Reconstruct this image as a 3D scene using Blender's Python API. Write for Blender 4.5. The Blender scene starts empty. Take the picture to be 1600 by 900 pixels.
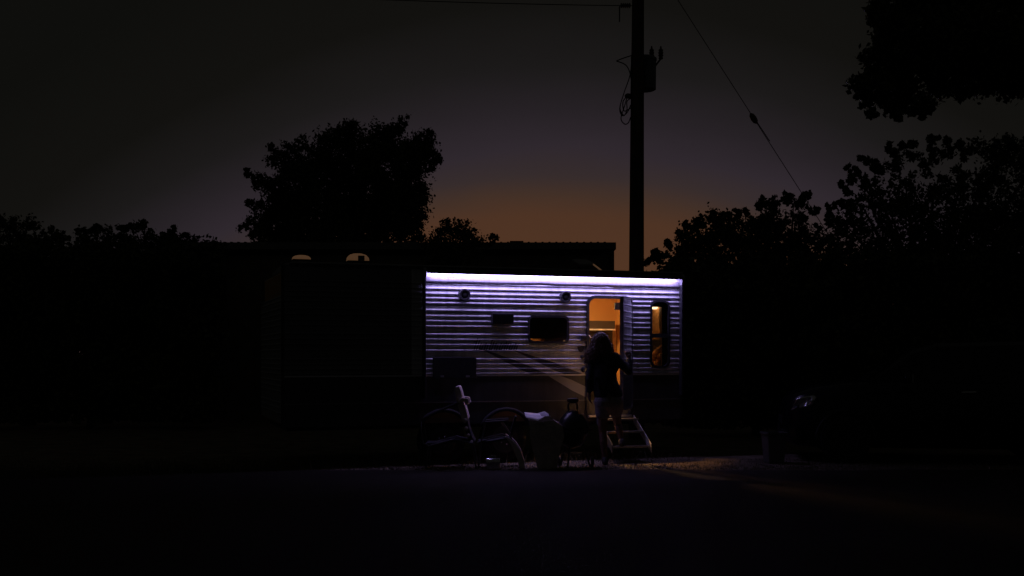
import bpy, bmesh, math, random
import numpy as np
from mathutils import Vector, Matrix
random.seed(7); RNG = np.random.default_rng(7)
SC = bpy.context.scene; COL = SC.collection
# ---------------------------------------------------------------- camera
F, HCAM = 1740.0, 1.51                       # focal length in photo pixels, eye height
cam = bpy.data.cameras.new('camera'); camo = bpy.data.objects.new('camera', cam); COL.objects.link(camo)
cam.sensor_width = 36; cam.lens = 36*F/1600; cam.clip_end = 2000; cam.clip_start = .05
camo.location = (0, 0, HCAM); camo.rotation_euler = (math.pi/2, 0, 0)
cam.shift_y = (555-450)/1600
SC.camera = camo
SC.view_settings.view_transform = 'Standard'; SC.view_settings.look = 'None'
SC.view_settings.exposure = 0; SC.view_settings.gamma = 1
SC.cycles.use_denoising = True; SC.cycles.max_bounces = 8; SC.cycles.transparent_max_bounces = 12
# ---------------------------------------------------------------- dusk sky: afterglow low behind the trailer
def s2l(c):
    return tuple(((v/255)/12.92 if v/255 <= .04045 else ((v/255+.055)/1.055)**2.4) for v in c)
W = bpy.data.worlds.new('World'); SC.world = W; W.use_nodes = True
nt = W.node_tree; N = nt.nodes; L = nt.links; N.clear()
def nd(t, **k):
    n = N.new(t)
    for a, b in k.items(): setattr(n, a, b)
    return n
def mth(op, a, b=None):
    n = nd('ShaderNodeMath', operation=op)
    for i, v in enumerate((a, b)):
        if v is None: continue
        if isinstance(v, (int, float)): n.inputs[i].default_value = v
        else: L.new(v, n.inputs[i])
    return n.outputs[0]
tc = nd('ShaderNodeTexCoord'); sx = nd('ShaderNodeSeparateXYZ'); L.new(tc.outputs['Generated'], sx.inputs[0])
el = mth('ABSOLUTE', mth('ARCSINE', sx.outputs[2])); az = mth('SUBTRACT', mth('ARCTAN2', sx.outputs[0], sx.outputs[1]), math.radians(2.2))
d = mth('ADD', el, mth('MULTIPLY', mth('MULTIPLY', az, az), .0165*180/math.pi))
nz = nd('ShaderNodeTexNoise'); nz.inputs['Scale'].default_value = 5; nz.inputs['Detail'].default_value = 4
mp = nd('ShaderNodeMapping'); mp.inputs['Scale'].default_value = (1, 1, 4); L.new(tc.outputs['Generated'], mp.inputs[0]); L.new(mp.outputs[0], nz.inputs['Vector'])
d = mth('ADD', d, mth('MULTIPLY', mth('SUBTRACT', nz.outputs[0], .5), math.radians(1.1)))
d = mth('DIVIDE', d, math.radians(60))
cr = nd('ShaderNodeValToRGB'); L.new(d, cr.inputs[0])
stops = [(0, (84, 54, 34)), (7.1, (77, 51, 36)), (8.2, (66, 48, 39)), (9.2, (54, 44, 44)), (10.6, (47, 40, 46)), (12.4, (38, 33, 37)),
         (14.6, (27, 25, 25)), (17.7, (18, 17, 15)), (24, (14, 14, 12)), (60, (16, 16, 15))]
e = cr.color_ramp.elements
while len(e) < len(stops): e.new(.5)
for k, (a, c) in enumerate(stops):
    e[k].position = a/60; e[k].color = (*s2l(c), 1)
bg = nd('ShaderNodeBackground'); bg.inputs[1].default_value = 1.0; L.new(cr.outputs[0], bg.inputs[0])
wo = nd('ShaderNodeOutputWorld'); L.new(bg.outputs[0], wo.inputs[0])

# ---------------------------------------------------------------- placing helpers
Y0, TH = 15.63, math.radians(19.2); CT, ST = math.cos(TH), math.sin(TH)   # trailer wall: distance at centre, turn
def P(px, py, Y):                         # point seen at (px,py) at distance Y
    return Vector(((px-800)/F*Y, Y, HCAM+(555-py)/F*Y))
def WL(px, py, y=0.):                     # same, on the plane y of the trailer's own frame -> (a, z)
    t = (px-800)/F
    a = (t*(Y0+y*CT)+y*ST)/(CT-t*ST)
    return a, HCAM+(555-py)/F*(Y0+a*ST+y*CT)
def WA(px, y=0.): return WL(px, 555, y)[0]
# ---------------------------------------------------------------- materials
MATS = {}
def mat(name, col, rough=.6, metal=0., var=.25, scale=12., bump=0., spec=.5, stretch=(1, 1, 1)):
    if name in MATS: return MATS[name]
    m = bpy.data.materials.new(name); m.use_nodes = True; t = m.node_tree
    b = t.nodes['Principled BSDF']; b.inputs['Roughness'].default_value = rough; b.inputs['Metallic'].default_value = metal
    b.inputs['Specular IOR Level'].default_value = spec
    tcn = t.nodes.new('ShaderNodeTexCoord'); mpn = t.nodes.new('ShaderNodeMapping'); mpn.inputs['Scale'].default_value = stretch
    n = t.nodes.new('ShaderNodeTexNoise'); n.inputs['Scale'].default_value = scale; n.inputs['Detail'].default_value = 6
    t.links.new(tcn.outputs['Object'], mpn.inputs[0]); t.links.new(mpn.outputs[0], n.inputs['Vector'])
    r = t.nodes.new('ShaderNodeValToRGB'); r.color_ramp.elements[0].position = .3; r.color_ramp.elements[1].position = .7
    r.color_ramp.elements[0].color = (*[c*(1-var) for c in col], 1); r.color_ramp.elements[1].color = (*[min(1, c*(1+var)) for c in col], 1)
    t.links.new(n.outputs[0], r.inputs[0]); t.links.new(r.outputs[0], b.inputs['Base Color'])
    if bump:
        bp = t.nodes.new('ShaderNodeBump'); bp.inputs['Strength'].default_value = bump; bp.inputs['Distance'].default_value = .02
        t.links.new(n.outputs[0], bp.inputs['Height']); t.links.new(bp.outputs[0], b.inputs['Normal'])
    MATS[name] = m; return m
def emit(name, col, s):
    m = bpy.data.materials.new(name); m.use_nodes = True; t = m.node_tree; t.nodes.clear()
    en = t.nodes.new('ShaderNodeEmission'); en.inputs[0].default_value = (*col, 1); en.inputs[1].default_value = s
    o = t.nodes.new('ShaderNodeOutputMaterial'); t.links.new(en.outputs[0], o.inputs[0]); return m
def glass(name, tint, refl=.06):
    m = bpy.data.materials.new(name); m.use_nodes = True; t = m.node_tree; t.nodes.clear()
    tr = t.nodes.new('ShaderNodeBsdfTransparent'); tr.inputs[0].default_value = (*tint, 1)
    gl = t.nodes.new('ShaderNodeBsdfGlossy'); gl.inputs['Roughness'].default_value = .03
    mx = t.nodes.new('ShaderNodeMixShader'); lw = t.nodes.new('ShaderNodeFresnel'); lw.inputs[0].default_value = 1.45
    o = t.nodes.new('ShaderNodeOutputMaterial'); t.links.new(lw.outputs[0], mx.inputs[0]); t.links.new(tr.outputs[0], mx.inputs[1]); t.links.new(gl.outputs[0], mx.inputs[2])
    t.links.new(mx.outputs[0], o.inputs[0]); return m
def leafmat(name, c0, c1):
    m = bpy.data.materials.new(name); m.use_nodes = True; t = m.node_tree; b = t.nodes['Principled BSDF']; b.inputs['Roughness'].default_value = .6
    g = t.nodes.new('ShaderNodeNewGeometry'); r = t.nodes.new('ShaderNodeValToRGB')
    r.color_ramp.elements[0].color = (*c0, 1); r.color_ramp.elements[1].color = (*c1, 1)
    t.links.new(g.outputs['Random Per Island'], r.inputs[0]); t.links.new(r.outputs[0], b.inputs['Base Color']); return m
def printmat(name, base, bands, rough=.4, spec=.5):
    """painted metal with slanted printed bands: bands = [(x0,z0,slope,halfheight,xa,xb,colour)] in the trailer's own metres"""
    m = mat(name, base, rough, 0, .22, 2.2, 0, spec, (5, 5, .8)); t = m.node_tree; b = t.nodes['Principled BSDF']
    src = b.inputs['Base Color'].links[0].from_socket
    tcn = t.nodes.new('ShaderNodeTexCoord'); s = t.nodes.new('ShaderNodeSeparateXYZ'); t.links.new(tcn.outputs['Object'], s.inputs[0])
    def mm(op, a, c=None):
        n = t.nodes.new('ShaderNodeMath'); n.operation = op
        for i, v in enumerate((a, c)):
            if v is None: continue
            if isinstance(v, (int, float)): n.inputs[i].default_value = v
            else: t.links.new(v, n.inputs[i])
        return n.outputs[0]
    for (x0, z0, sl, hh, xa, xb, c) in bands:
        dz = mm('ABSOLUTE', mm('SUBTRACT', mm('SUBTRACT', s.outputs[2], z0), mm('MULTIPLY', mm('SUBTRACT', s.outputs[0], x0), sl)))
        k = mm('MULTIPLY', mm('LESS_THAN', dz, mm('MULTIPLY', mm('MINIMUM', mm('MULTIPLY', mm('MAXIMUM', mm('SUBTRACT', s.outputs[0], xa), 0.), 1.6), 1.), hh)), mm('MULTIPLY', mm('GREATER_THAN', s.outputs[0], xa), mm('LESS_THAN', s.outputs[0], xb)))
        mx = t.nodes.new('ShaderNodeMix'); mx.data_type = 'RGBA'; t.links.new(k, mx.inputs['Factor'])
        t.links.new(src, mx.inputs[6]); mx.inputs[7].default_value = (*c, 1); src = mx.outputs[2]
    t.links.new(src, b.inputs['Base Color']); return m
# ---------------------------------------------------------------- mesh helpers
def chainM(o):
    M = Matrix.Identity(4)
    while o: M = o.matrix_basis @ M; o = o.parent
    return M
class MB:
    def __init__(s, M=None): s.v = []; s.f = []; s.M = M
    def add(s, vs, fs):
        o = len(s.v)
        s.v += [(s.M @ Vector(p) if s.M else Vector(p)) for p in vs]; s.f += [tuple(i+o for i in f) for f in fs]; return s
    def box(s, a, b):
        x0, y0, z0 = a; x1, y1, z1 = b
        return s.add([(x0,y0,z0),(x1,y0,z0),(x1,y1,z0),(x0,y1,z0),(x0,y0,z1),(x1,y0,z1),(x1,y1,z1),(x0,y1,z1)],
                     [(0,3,2,1),(4,5,6,7),(0,1,5,4),(1,2,6,5),(2,3,7,6),(3,0,4,7)])
    def hexa(s, bot, top):
        return s.add(list(bot)+list(top), [(0,3,2,1),(4,5,6,7),(0,1,5,4),(1,2,6,5),(2,3,7,6),(3,0,4,7)])
    def prism(s, pts, d):                   # closed polygon extruded by vector d
        n = len(pts); d = Vector(d); p = [Vector(q) for q in pts]
        return s.add(p+[q+d for q in p], [tuple(range(n))[::-1], tuple(range(n, 2*n))]+[(i, (i+1) % n, n+(i+1) % n, n+i) for i in range(n)])
    def tube(s, path, r, n=8, cap=True):
        path = [Vector(p) for p in path]; r = r if isinstance(r, (list, tuple)) else [r]*len(path)
        vs = []; fs = []; up = None
        for i, p in enumerate(path):
            t = (path[min(i+1, len(path)-1)]-path[max(i-1, 0)]).normalized()
            if up is None: up = Vector((0, 0, 1)) if abs(t.z) < .9 else Vector((1, 0, 0))
            x = up.cross(t)
            if x.length < 1e-4: x = Vector((0, 1, 0)).cross(t)
            x.normalize(); y = t.cross(x); up = y
            for k in range(n):
                a = 2*math.pi*k/n; vs.append(p+(x*math.cos(a)+y*math.sin(a))*r[i])
        for i in range(len(path)-1):
            for k in range(n): fs.append((i*n+k, i*n+(k+1) % n, (i+1)*n+(k+1) % n, (i+1)*n+k))
        if cap: fs += [tuple(range(n))[::-1], tuple(range((len(path)-1)*n, len(path)*n))]
        return s.add(vs, fs)
    def lathe(s, prof, c=(0,0,0), n=24, axis='z'):
        c = Vector(c); vs = []; fs = []
        for r, h in prof:
            for k in range(n):
                a = 2*math.pi*k/n; u, w = r*math.cos(a), r*math.sin(a)
                vs.append(c+(Vector((u, w, h)) if axis == 'z' else Vector((u, h, w)) if axis == 'y' else Vector((h, u, w))))
        for i in range(len(prof)-1):
            for k in range(n): fs.append((i*n+k, i*n+(k+1) % n, (i+1)*n+(k+1) % n, (i+1)*n+k))
        fs += [tuple(range(n))[::-1], tuple(range((len(prof)-1)*n, len(prof)*n))]
        return s.add(vs, fs)
    def ball(s, c, r, n=12, sq=(1, 1, 1)):
        m = n//2; c = Vector(c); vs = []; fs = []
        for i in range(m+1):
            t = math.pi*i/m
            for k in range(n):
                a = 2*math.pi*k/n; vs.append(c+Vector((r*sq[0]*math.sin(t)*math.cos(a), r*sq[1]*math.sin(t)*math.sin(a), r*sq[2]*math.cos(t))))
        for i in range(m):
            for k in range(n): fs.append((i*n+k, (i+1)*n+k, (i+1)*n+(k+1) % n, i*n+(k+1) % n))
        return s.add(vs, fs)
    def capsule(s, a, b, ra, rb, n=14):
        a, b = Vector(a), Vector(b); t = (b-a).normalized(); path = []; rr = []
        for k in range(5):
            q = math.pi/2*(1-k/4); path.append(a-t*ra*math.sin(q)); rr.append(max(.0008, ra*math.cos(q)))
        for k in range(5):
            q = math.pi/2*k/4; path.append(b+t*rb*math.sin(q)); rr.append(max(.0008, rb*math.cos(q)))
        return s.tube(path, rr, n)
    def build(s, name, m, parent=None, local=False, smooth=False, bevel=0., weld=False):
        me = bpy.data.meshes.new(name)
        vs = s.v
        if parent is not None and not local:
            Mi = chainM(parent).inverted(); vs = [Mi @ v for v in vs]
        me.from_pydata([tuple(v) for v in vs], [], s.f)
        bm = bmesh.new(); bm.from_mesh(me)
        if weld: bmesh.ops.remove_doubles(bm, verts=bm.verts, dist=1e-4)
        bmesh.ops.recalc_face_normals(bm, faces=bm.faces); bm.to_mesh(me); bm.free()
        if smooth:
            for p in me.polygons: p.use_smooth = True
        o = bpy.data.objects.new(name, me); COL.objects.link(o)
        if m: me.materials.append(m)
        if parent is not None: o.parent = parent
        if bevel:
            b = o.modifiers.new('bevel', 'BEVEL'); b.width = bevel; b.segments = 2; b.limit_method = 'ANGLE'
        return o
def tag(o, label=None, cat=None, group=None, kind=None):
    if label: o['label'] = label
    if cat: o['category'] = cat
    if group: o['group'] = group
    if kind: o['kind'] = kind
    return o
def thing(name, loc, label, cat, group=None, rz=0.):
    o = bpy.data.objects.new(name, None); COL.objects.link(o); o.location = loc; o.rotation_euler = (0, 0, rz); o.empty_display_size = .2
    return tag(o, label, cat, group)
def rrect(x0, z0, x1, z1, r, n=6):
    pts = []
    for cx, cz, a0 in ((x1-r, z1-r, 0), (x0+r, z1-r, 90), (x0+r, z0+r, 180), (x1-r, z0+r, 270)):
        for k in range(n+1):
            a = math.radians(a0+90*k/n); pts.append((cx+r*math.cos(a), cz+r*math.sin(a)))
    return pts
def ring(mb, outer, inner, y0, y1):         # frame between two equal-length outlines in x,z, from y0 to y1
    n = len(outer)
    vs = [(x, y0, z) for x, z in outer]+[(x, y0, z) for x, z in inner]+[(x, y1, z) for x, z in outer]+[(x, y1, z) for x, z in inner]
    fs = []
    for i in range(n):
        j = (i+1) % n
        fs += [(i, j, n+j, n+i), (2*n+i, 3*n+i, 3*n+j, 2*n+j), (i, 2*n+i, 2*n+j, j), (n+i, n+j, 3*n+j, 3*n+i)]
    return mb.add(vs, fs)
# ================================================================= setting: ground, road, grass
g_m = mat('dry_dirt', (.21, .17, .12), .95, 0, .45, 3., .5)
MB().add([(-400,-60,0),(400,-60,0),(400,500,0),(-400,500,0)], [(0,1,2,3)]).build('ground', g_m)['kind'] = 'structure'
def edge(x): return 14.62+.05*math.sin(x*1.3)+.03*math.sin(x*3.7+1)+.02*math.sin(x*9.1)
road = MB(); xs = [-90]+[-30+.25*i for i in range(241)]+[90]
vs = [(x, edge(x), .004) for x in xs]+[(x, -55, .004) for x in xs]; n = len(xs)
road.add(vs, [(i, n+i, n+i+1, i+1) for i in range(n-1)])
tag(road.build('road', mat('asphalt', (.03, .024, .014), .9, 0, .35, 40., .35)), kind='structure')
# gravel crumbs and tufts of short grass on the verge
def grass(name, nb, x0, x1, yf, hmin, hmax, m):
    x = RNG.uniform(x0, x1, nb); y = yf(x); cl = RNG.normal(0, .05, (nb, 2)); h = RNG.uniform(hmin, hmax, nb); a = RNG.uniform(0, 6.28, nb); w = .0045
    lean = RNG.normal(0, .45, (nb, 2))*h[:, None]
    v = np.zeros((nb, 3, 3)); v[:, 0, 0] = x+np.cos(a)*w; v[:, 0, 1] = y+np.sin(a)*w; v[:, 1, 0] = x-np.cos(a)*w; v[:, 1, 1] = y-np.sin(a)*w
    v[:, 2, 0] = x+lean[:, 0]; v[:, 2, 1] = y+lean[:, 1]; v[:, 2, 2] = h
    v[:, :, 0] += cl[:, :1]; v[:, :, 1] += cl[:, 1:]
    me = bpy.data.meshes.new(name); me.from_pydata(v.reshape(-1, 3).tolist(), [], [(3*i, 3*i+1, 3*i+2) for i in range(nb)])
    me.materials.append(m); o = bpy.data.objects.new(name, me); COL.objects.link(o); o['kind'] = 'stuff'; return o
gm = leafmat('grass_blades', (.07, .075, .03), (.2, .17, .08))
nt_ = 900; tx = RNG.uniform(-12, 12, nt_); ty = RNG.uniform(0, 1, nt_)**1.5
idx = RNG.integers(0, nt_, 26000)
def tuft_y(x):
    base = np.array([edge(q) for q in x]); return base+.06+RNG.uniform(0, 1, len(x))**1.6*1.5+np.sin(x*5)*.04
grass('grass', 13000, -12, 12, tuft_y, .012, .045, gm)
def tall_y(x): return np.array([16.0+q*.33 for q in x])+RNG.normal(-.15, .15, len(x))
grass('grass', 3500, -6, 2.6, tall_y, .05, .2, gm)
peb = MB()
for i in range(900):
    x = random.uniform(-7, 7); y = edge(x)+abs(random.gauss(0, .5)); r = random.uniform(.006, .022)
    peb.ball((x, y, r*.4), r, 6, (1, random.uniform(.7, 1.2), .7))
tag(peb.build('gravel', mat('gravel_stone', (.2, .18, .15), .9, 0, .4, 9.)), kind='stuff')

# ================================================================= travel trailer
T = thing('travel_trailer', (0, Y0, 0), 'white corrugated travel trailer with a glowing light strip and its door open', 'travel trailer', rz=TH)
SW = []
def zat(px, py): return WL(px, py)
def band(p0, p1, hh, xa, xb, c):
    (x0, z0), (x1, z1) = WL(*p0), WL(*p1); return (x0, z0, (z1-z0)/(x1-x0), hh, xa, xb, c)
DK = (.09, .09, .095)
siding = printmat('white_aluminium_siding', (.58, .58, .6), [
    (0, 1.9, 0., 5., -9., WA(643), (.16, .16, .165)),  # stretch left of the awning arm: its shade put into the siding colour
    band((855, 568), (905, 588), .055, WA(800), WA(912), DK), band((800, 566), (850, 588), .05, WA(745), WA(880), DK)], .38)
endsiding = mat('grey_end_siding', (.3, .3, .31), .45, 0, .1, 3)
skirt_m = printmat('dark_skirt_metal', (.06, .06, .065), [band((865, 588), (906, 608), .075, WA(830), WA(919), (.33, .33, .35))], .45)
trim = mat('black_rubber_trim', (.02, .02, .022), .5, 0, .2); white = mat('white_trim', (.7, .7, .7), .4, 0, .1); alu = mat('brushed_aluminium', (.55, .55, .57), .35, .8, .1, 30)
dark = mat('dark_plastic', (.025, .025, .028), .45, 0, .2); chrome = mat('chrome', (.8, .8, .82), .12, 1., .05)
tintg = glass('tinted_glass', (.32, .30, .29))
A0, A1 = WA(440), WA(1064.5)                      # ends of the wall along the trailer
DW = 2.25                                       # width of the trailer
ZS, ZT = 1.235, 2.70                            # foot and head of the siding
door = (WA(919), .65, WA(985), WL(950, 466)[1])  # opening x0,z0,x1,z1
_r = lambda px0, py0, px1, py1: (WA(px0), WL((px0+px1)/2, py1)[1], WA(px1), WL((px0+px1)/2, py0)[1])
win_small = _r(826, 495, 887, 534.5); win_tall = _r(1017, 471, 1044.5, 573)
HOLES = [door, win_small, win_tall]
ribs_by_panel = [(2.175, ZT, [2.492, 2.425, 2.355, 2.29, 2.226]), (1.845, 2.175, [2.127, 2.053, 1.978, 1.908]),
                 (1.512, 1.845, [1.796, 1.728, 1.655, 1.577]), (ZS, 1.512, [1.455, 1.388, 1.322, 1.258])]
def profile(z0, z1, ribs, holes):
    pts = [(z1, .001)]; q = 1.
    for r in ribs: pts += [(r+.017, .0005), (r+.011, .008*q), (r+.003, .0155*q), (r-.004, .0155*q), (r-.010, .003), (r-.013, .0005)]
    pts += [(z0+.006, .002), (z0+.003, .0045), (z0, .0045)]
    for h in holes:
        for zz in (h[1], h[3]):
            if z0 < zz < z1:
                pts = [p for p in pts if abs(p[0]-zz) > .004]
                ab = [p for p in pts if p[0] > zz][-1]; be = [p for p in pts if p[0] < zz][0]
                pts.append((zz, ab[1]+(be[1]-ab[1])*(ab[0]-zz)/(ab[0]-be[0]))); pts.sort(key=lambda p: -p[0])
    return pts
def siding_panel(z0, z1, ribs, xs, holes, place):
    pr = profile(z0, z1, ribs, holes); mb = MB(); nx = len(xs)
    for x in xs:
        wob = .0012*math.sin(x*2.1+z0*9)+.0008*math.sin(x*5.3+z0*4)
        for z, o in pr: mb.v.append(Vector(place(x, o+wob*(1 if z not in (z0, z1) else 0), z)))
    k = len(pr)
    for i in range(nx-1):
        xm = (xs[i]+xs[i+1])/2
        for j in range(k-1):
            zm = (pr[j][0]+pr[j+1][0])/2
            if any(h[0] < xm < h[2] and h[1] < zm < h[3] for h in holes): continue
            mb.f.append((i*k+j, i*k+j+1, (i+1)*k+j+1, (i+1)*k+j))
    return mb
cuts = sorted(set([A0+.02, A1-.02]+[h[0] for h in HOLES]+[h[2] for h in HOLES]+[A0+.02+(A1-A0-.04)*i/40 for i in range(41)]))
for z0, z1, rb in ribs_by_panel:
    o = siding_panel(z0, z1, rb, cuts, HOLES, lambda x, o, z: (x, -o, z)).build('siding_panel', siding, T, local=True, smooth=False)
ys = [DW*i/8 for i in range(9)]
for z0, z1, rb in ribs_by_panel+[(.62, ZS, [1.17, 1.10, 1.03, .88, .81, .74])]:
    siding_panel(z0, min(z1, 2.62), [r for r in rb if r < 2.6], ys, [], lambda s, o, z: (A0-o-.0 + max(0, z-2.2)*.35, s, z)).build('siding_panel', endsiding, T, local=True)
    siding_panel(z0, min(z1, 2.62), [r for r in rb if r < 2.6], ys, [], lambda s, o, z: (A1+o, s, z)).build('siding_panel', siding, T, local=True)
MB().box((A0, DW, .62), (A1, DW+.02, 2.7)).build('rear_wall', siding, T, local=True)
# skirt with wheel arches
wx = [WA(693), WA(790)]; wr = .37
def arch_poly(z0, z1):
    pts = [(A0, z1), (A0, z0)]
    for c in wx:
        hz = .36; a0 = math.asin((z0-hz)/wr) if z0 > hz else 0
        for k in range(13):
            a = math.pi-a0-(math.pi-2*a0)*k/12; pts.append((c+wr*math.cos(a), hz+wr*math.sin(a)))
    pts += [(A1, z0), (A1, z1)]; return pts
def skirt_cols(z0, z1):
    """skirt strip as a polygon with the arches (and the door foot) cut away"""
    mb = MB(); mb.prism([(x, -.004, z) for x, z in arch_poly(z0, z1)], (0, .02, 0)); return mb
zseam = WL(800, 627)[1]
skb = skirt_cols(.56, zseam-.002)
bmo = skb.build('skirt_panel', skirt_m, T, local=True)
up = MB()
for x0, x1, z0 in ((A0, door[0], zseam), (door[0], door[2], 9), (door[2], A1, zseam)):
    if z0 < 9: up.box((x0, -.006, z0), (x1, .014, ZS-.003))
up.build('skirt_panel', skirt_m, T, local=True)
MB().box((A0, -.011, ZS-.016), (door[0]-.03, -.006, ZS+.003)).box((door[2]+.03, -.011, ZS-.016), (A1, -.006, ZS+.003)).build('belt_moulding', white, T, local=True)
MB().box((A0, -.011, zseam-.006), (door[0]-.03, -.006, zseam+.006)).box((door[2]+.03, -.011, zseam-.006), (A1, -.006, zseam+.006)).build('skirt_moulding', mat('grey_trim', (.2, .2, .2), .4), T, local=True)
for c in wx:                                    # wheel arch lips and wheels
    mb = MB(); mb.tube([(c+(wr+.025)*math.cos(math.radians(a)), -.02, .36+(wr+.025)*math.sin(math.radians(a))) for a in range(25, 156, 10)], .028, 8)
    mb.build('wheel_arch', mat('grey_plastic', (.04, .04, .042), .95), T, local=True, smooth=True)
    wl = MB().lathe([(.10, .0), (.19, .0), (.2, .02), (.2, .18)], (c, .035, .33), 28, 'y').build('wheel', mat('dirty_wheel_steel', (.05, .05, .05), .7, 0, .3), T, local=True, smooth=False)
    MB().lathe([(.205, .01), (.29, .0), (.325, .02), (.33, .05), (.33, .17), (.31, .19), (.2, .19)], (c, .03, .33), 32, 'y').build('tyre', mat('tyre_rubber', (.02, .02, .02), .85, 0, .3), wl, local=True, smooth=True)
    for k in range(5):
        a = 2*math.pi*k/5; MB().lathe([(.012, -.015), (.012, .005)], (c+.07*math.cos(a), .03, .33+.07*math.sin(a)), 6, 'y').build('wheel_nut', chrome, wl, local=True)
MB().box((A0+.1, .2, .5), (A1-.1, DW-.2, .62)).build('chassis', mat('chassis_steel', (.03, .03, .03), .7), T, local=True)
MB().box((A0+.03, .0165, .58), (A1-.03, DW-.03, .652)).build('floor', mat('trailer_floor', (.3, .2, .12), .6), T, local=True)
# roof
rf = MB(); prof = [(-.02, 2.70), (-.02, 2.735), (.1, 2.75), (.6, 2.775), (1.1, 2.785), (1.7, 2.775), (DW+.02, 2.735), (DW+.02, 2.70)]
rf.prism([(A0+.16, y, z) for y, z in prof], (A1-A0-.14, 0, 0)).build('roof', mat('roof_membrane', (.3, .3, .3), .7), T, local=True)
MB().box((A0+.1, -.03, 2.688), (A1+.02, -.021, 2.72)).build('roof_trim', dark, T, local=True)
for x in (A0, A1-.02): MB().box((x-.006, -.016, .6), (x+.03, -.0, 2.69)).build('corner_trim', dark, T, local=True)
# roof vents: lids glow faintly themselves in place of lamplight from below
lid_m = mat('vent_glow_plastic', (.7, .62, .5), .4)
t_ = lid_m.node_tree.nodes['Principled BSDF']; t_.inputs['Emission Color'].default_value = (1, .5, .24, 1); t_.inputs['Emission Strength'].default_value = .055
def vent(px, y, w, h, openlid=False):
    a = WA(px, y); z = 2.76
    cu = MB().box((a-w/2, y-w/2, z), (a+w/2, y+w/2, z+.03)).build('roof_vent', dark, T, local=True)
    if not openlid:
        mb = MB(); pr = [(w*.5, 0), (w*.47, h*.45), (w*.36, h*.8), (w*.2, h*.96), (.01, h)]
        mb.lathe([(r, z+.03+q) for r, q in pr], (a, y, 0), 20).build('vent_lid', lid_m, cu, local=True, smooth=True)
    return a, y, z, cu
vent(471, .3, .26, .065)
a, y, z, cu = vent(559, .3, .32, .11); MB().box((a-.03, y-.19, z+.03), (a+.055, y-.165, z+.095)).build('vent_motor', dark, cu, local=True)
a, y, z, cu = vent(912, .35, .3, .1, True)
mb = MB(); mb.hexa([(a-.13, y-.16, z+.05), (a+.13, y-.16, z+.06), (a+.13, y+.16, z+.15), (a-.13, y+.16, z+.15)], [(a-.12, y-.15, z+.075), (a+.12, y-.15, z+.085), (a+.12, y+.16, z+.175), (a-.12, y+.16, z+.175)])
mb.build('vent_lid', mat('smoked_lid', (.18, .16, .16), .3), cu, local=True, bevel=.012)
MB().tube([(a+.09, y-.15, z+.075), (a+.12, y-.22, z+.03), (a+.17, y-.32, z-.045)], .012, 6).build('vent_arm', lid_m, cu, local=True)  # arm glows like the lids, standing in for light from the vent
# awning: housing, rolled fabric, lamp strip, arms
aw0, aw1 = WA(664), WA(1061)
zl1, zl0 = 2.632, 2.560
MB().prism([(aw0, 0, 2.688), (aw0, -.10, 2.688), (aw0, -.13, 2.665), (aw0, -.13, 2.626), (aw0, -.123, 2.626), (aw0, -.098, 2.655), (aw0, 0, 2.655)], (aw1-aw0, 0, 0)).build('awning_housing', dark, T, local=True)
STRIP = emit('light_strip_glow', (.49, .39, 1.0), 56.0)
# a row of lamps inside the lip of the housing, tilted down and back at the wall
ls = MB().prism([(aw0+.05, -.1225, 2.6255), (aw0+.05, -.0925, 2.6485), (aw0+.05, -.0905, 2.6455), (aw0+.05, -.1205, 2.6225)], (aw1-aw0-.13, 0, 0)).build('light_strip', dark, T, local=True)
ls.data.materials.append(STRIP)
for p in ls.data.polygons:
    if p.normal.z < -.5 and p.normal.y > .5: p.material_index = 1
MB().box((aw0, -.030, 2.585), (aw1, -.002, 2.6545)).build('light_rail', white, T, local=True)
rl = MB(); nseg = 60
vs = []
for i in range(nseg+1):
    x = aw0+.01+(aw1-aw0-.02)*i/nseg; px_ = i/nseg
    sag = .012*math.exp(-((px_-.44)/.045)**2)+.008*math.exp(-((px_-.70)/.02)**2)+.002*math.sin(x*7)
    for y, z in ((-.004, 2.583), (-.024, 2.582), (-.034, 2.565), (-.036, 2.53+sag*.6), (-.026, 2.506+sag), (-.004, 2.507+sag)): vs.append((x, y, z))
rl.add(vs, [(i*6+k, i*6+(k+1) % 6, i*6+6+(k+1) % 6, i*6+6+k) for i in range(nseg) for k in range(6)])
rl.build('awning_fabric', mat('rolled_awning_fabric', (.27, .26, .28), .7, 0, .15, 5, 0, .3, (6, 1, 1)), T, local=True, smooth=True)
for x in (aw0-.03, aw1+.006):
    ar = MB().box((x-.012, -.10, .92), (x+.02, -.008, 2.60)).build('awning_arm', mat('arm_grey', (.035, .035, .04), .4), T, local=True, bevel=.006)
    MB().prism([(x-.014, -.0, 2.70), (x-.014, -.11, 2.70), (x-.014, -.125, 2.64), (x-.014, -.10, 2.545), (x-.014, 0, 2.545)], (.036, 0, 0)).build('arm_cap', mat('cap_grey', (.35, .34, .36), .4), ar, local=True)
# round speakers
for px, py in ((724.5, 461), (882, 464.5)):
    a, z = WL(px, py); mb = MB().lathe([(.085, -.0), (.085, -.05), (.075, -.07), (.055, -.068), (.05, -.055), (.01, -.05)], (a, 0, z), 28, 'y')
    sp = mb.build('speaker', dark, T, local=True, smooth=False); MB().lathe([(.048, -.058), (.03, -.062), (.005, -.064)], (a, 0, z), 20, 'y').build('speaker_cone', trim, sp, local=True, smooth=True)
# outside cabinet
a0, z0 = WL(766.5, 506); a1, z1 = WL(799.5, 490.5)
cb = MB().box((a0, -.09, z0), (a1, 0, z1)).build('outside_cabinet', dark, T, local=True, bevel=.006)
MB().box((a0+.02, -.094, z0+.012), (a1-.02, -.0905, z1-.03)).build('cabinet_door', mat('cabinet_black', (.03, .03, .032), .3), cb, local=True)
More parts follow.
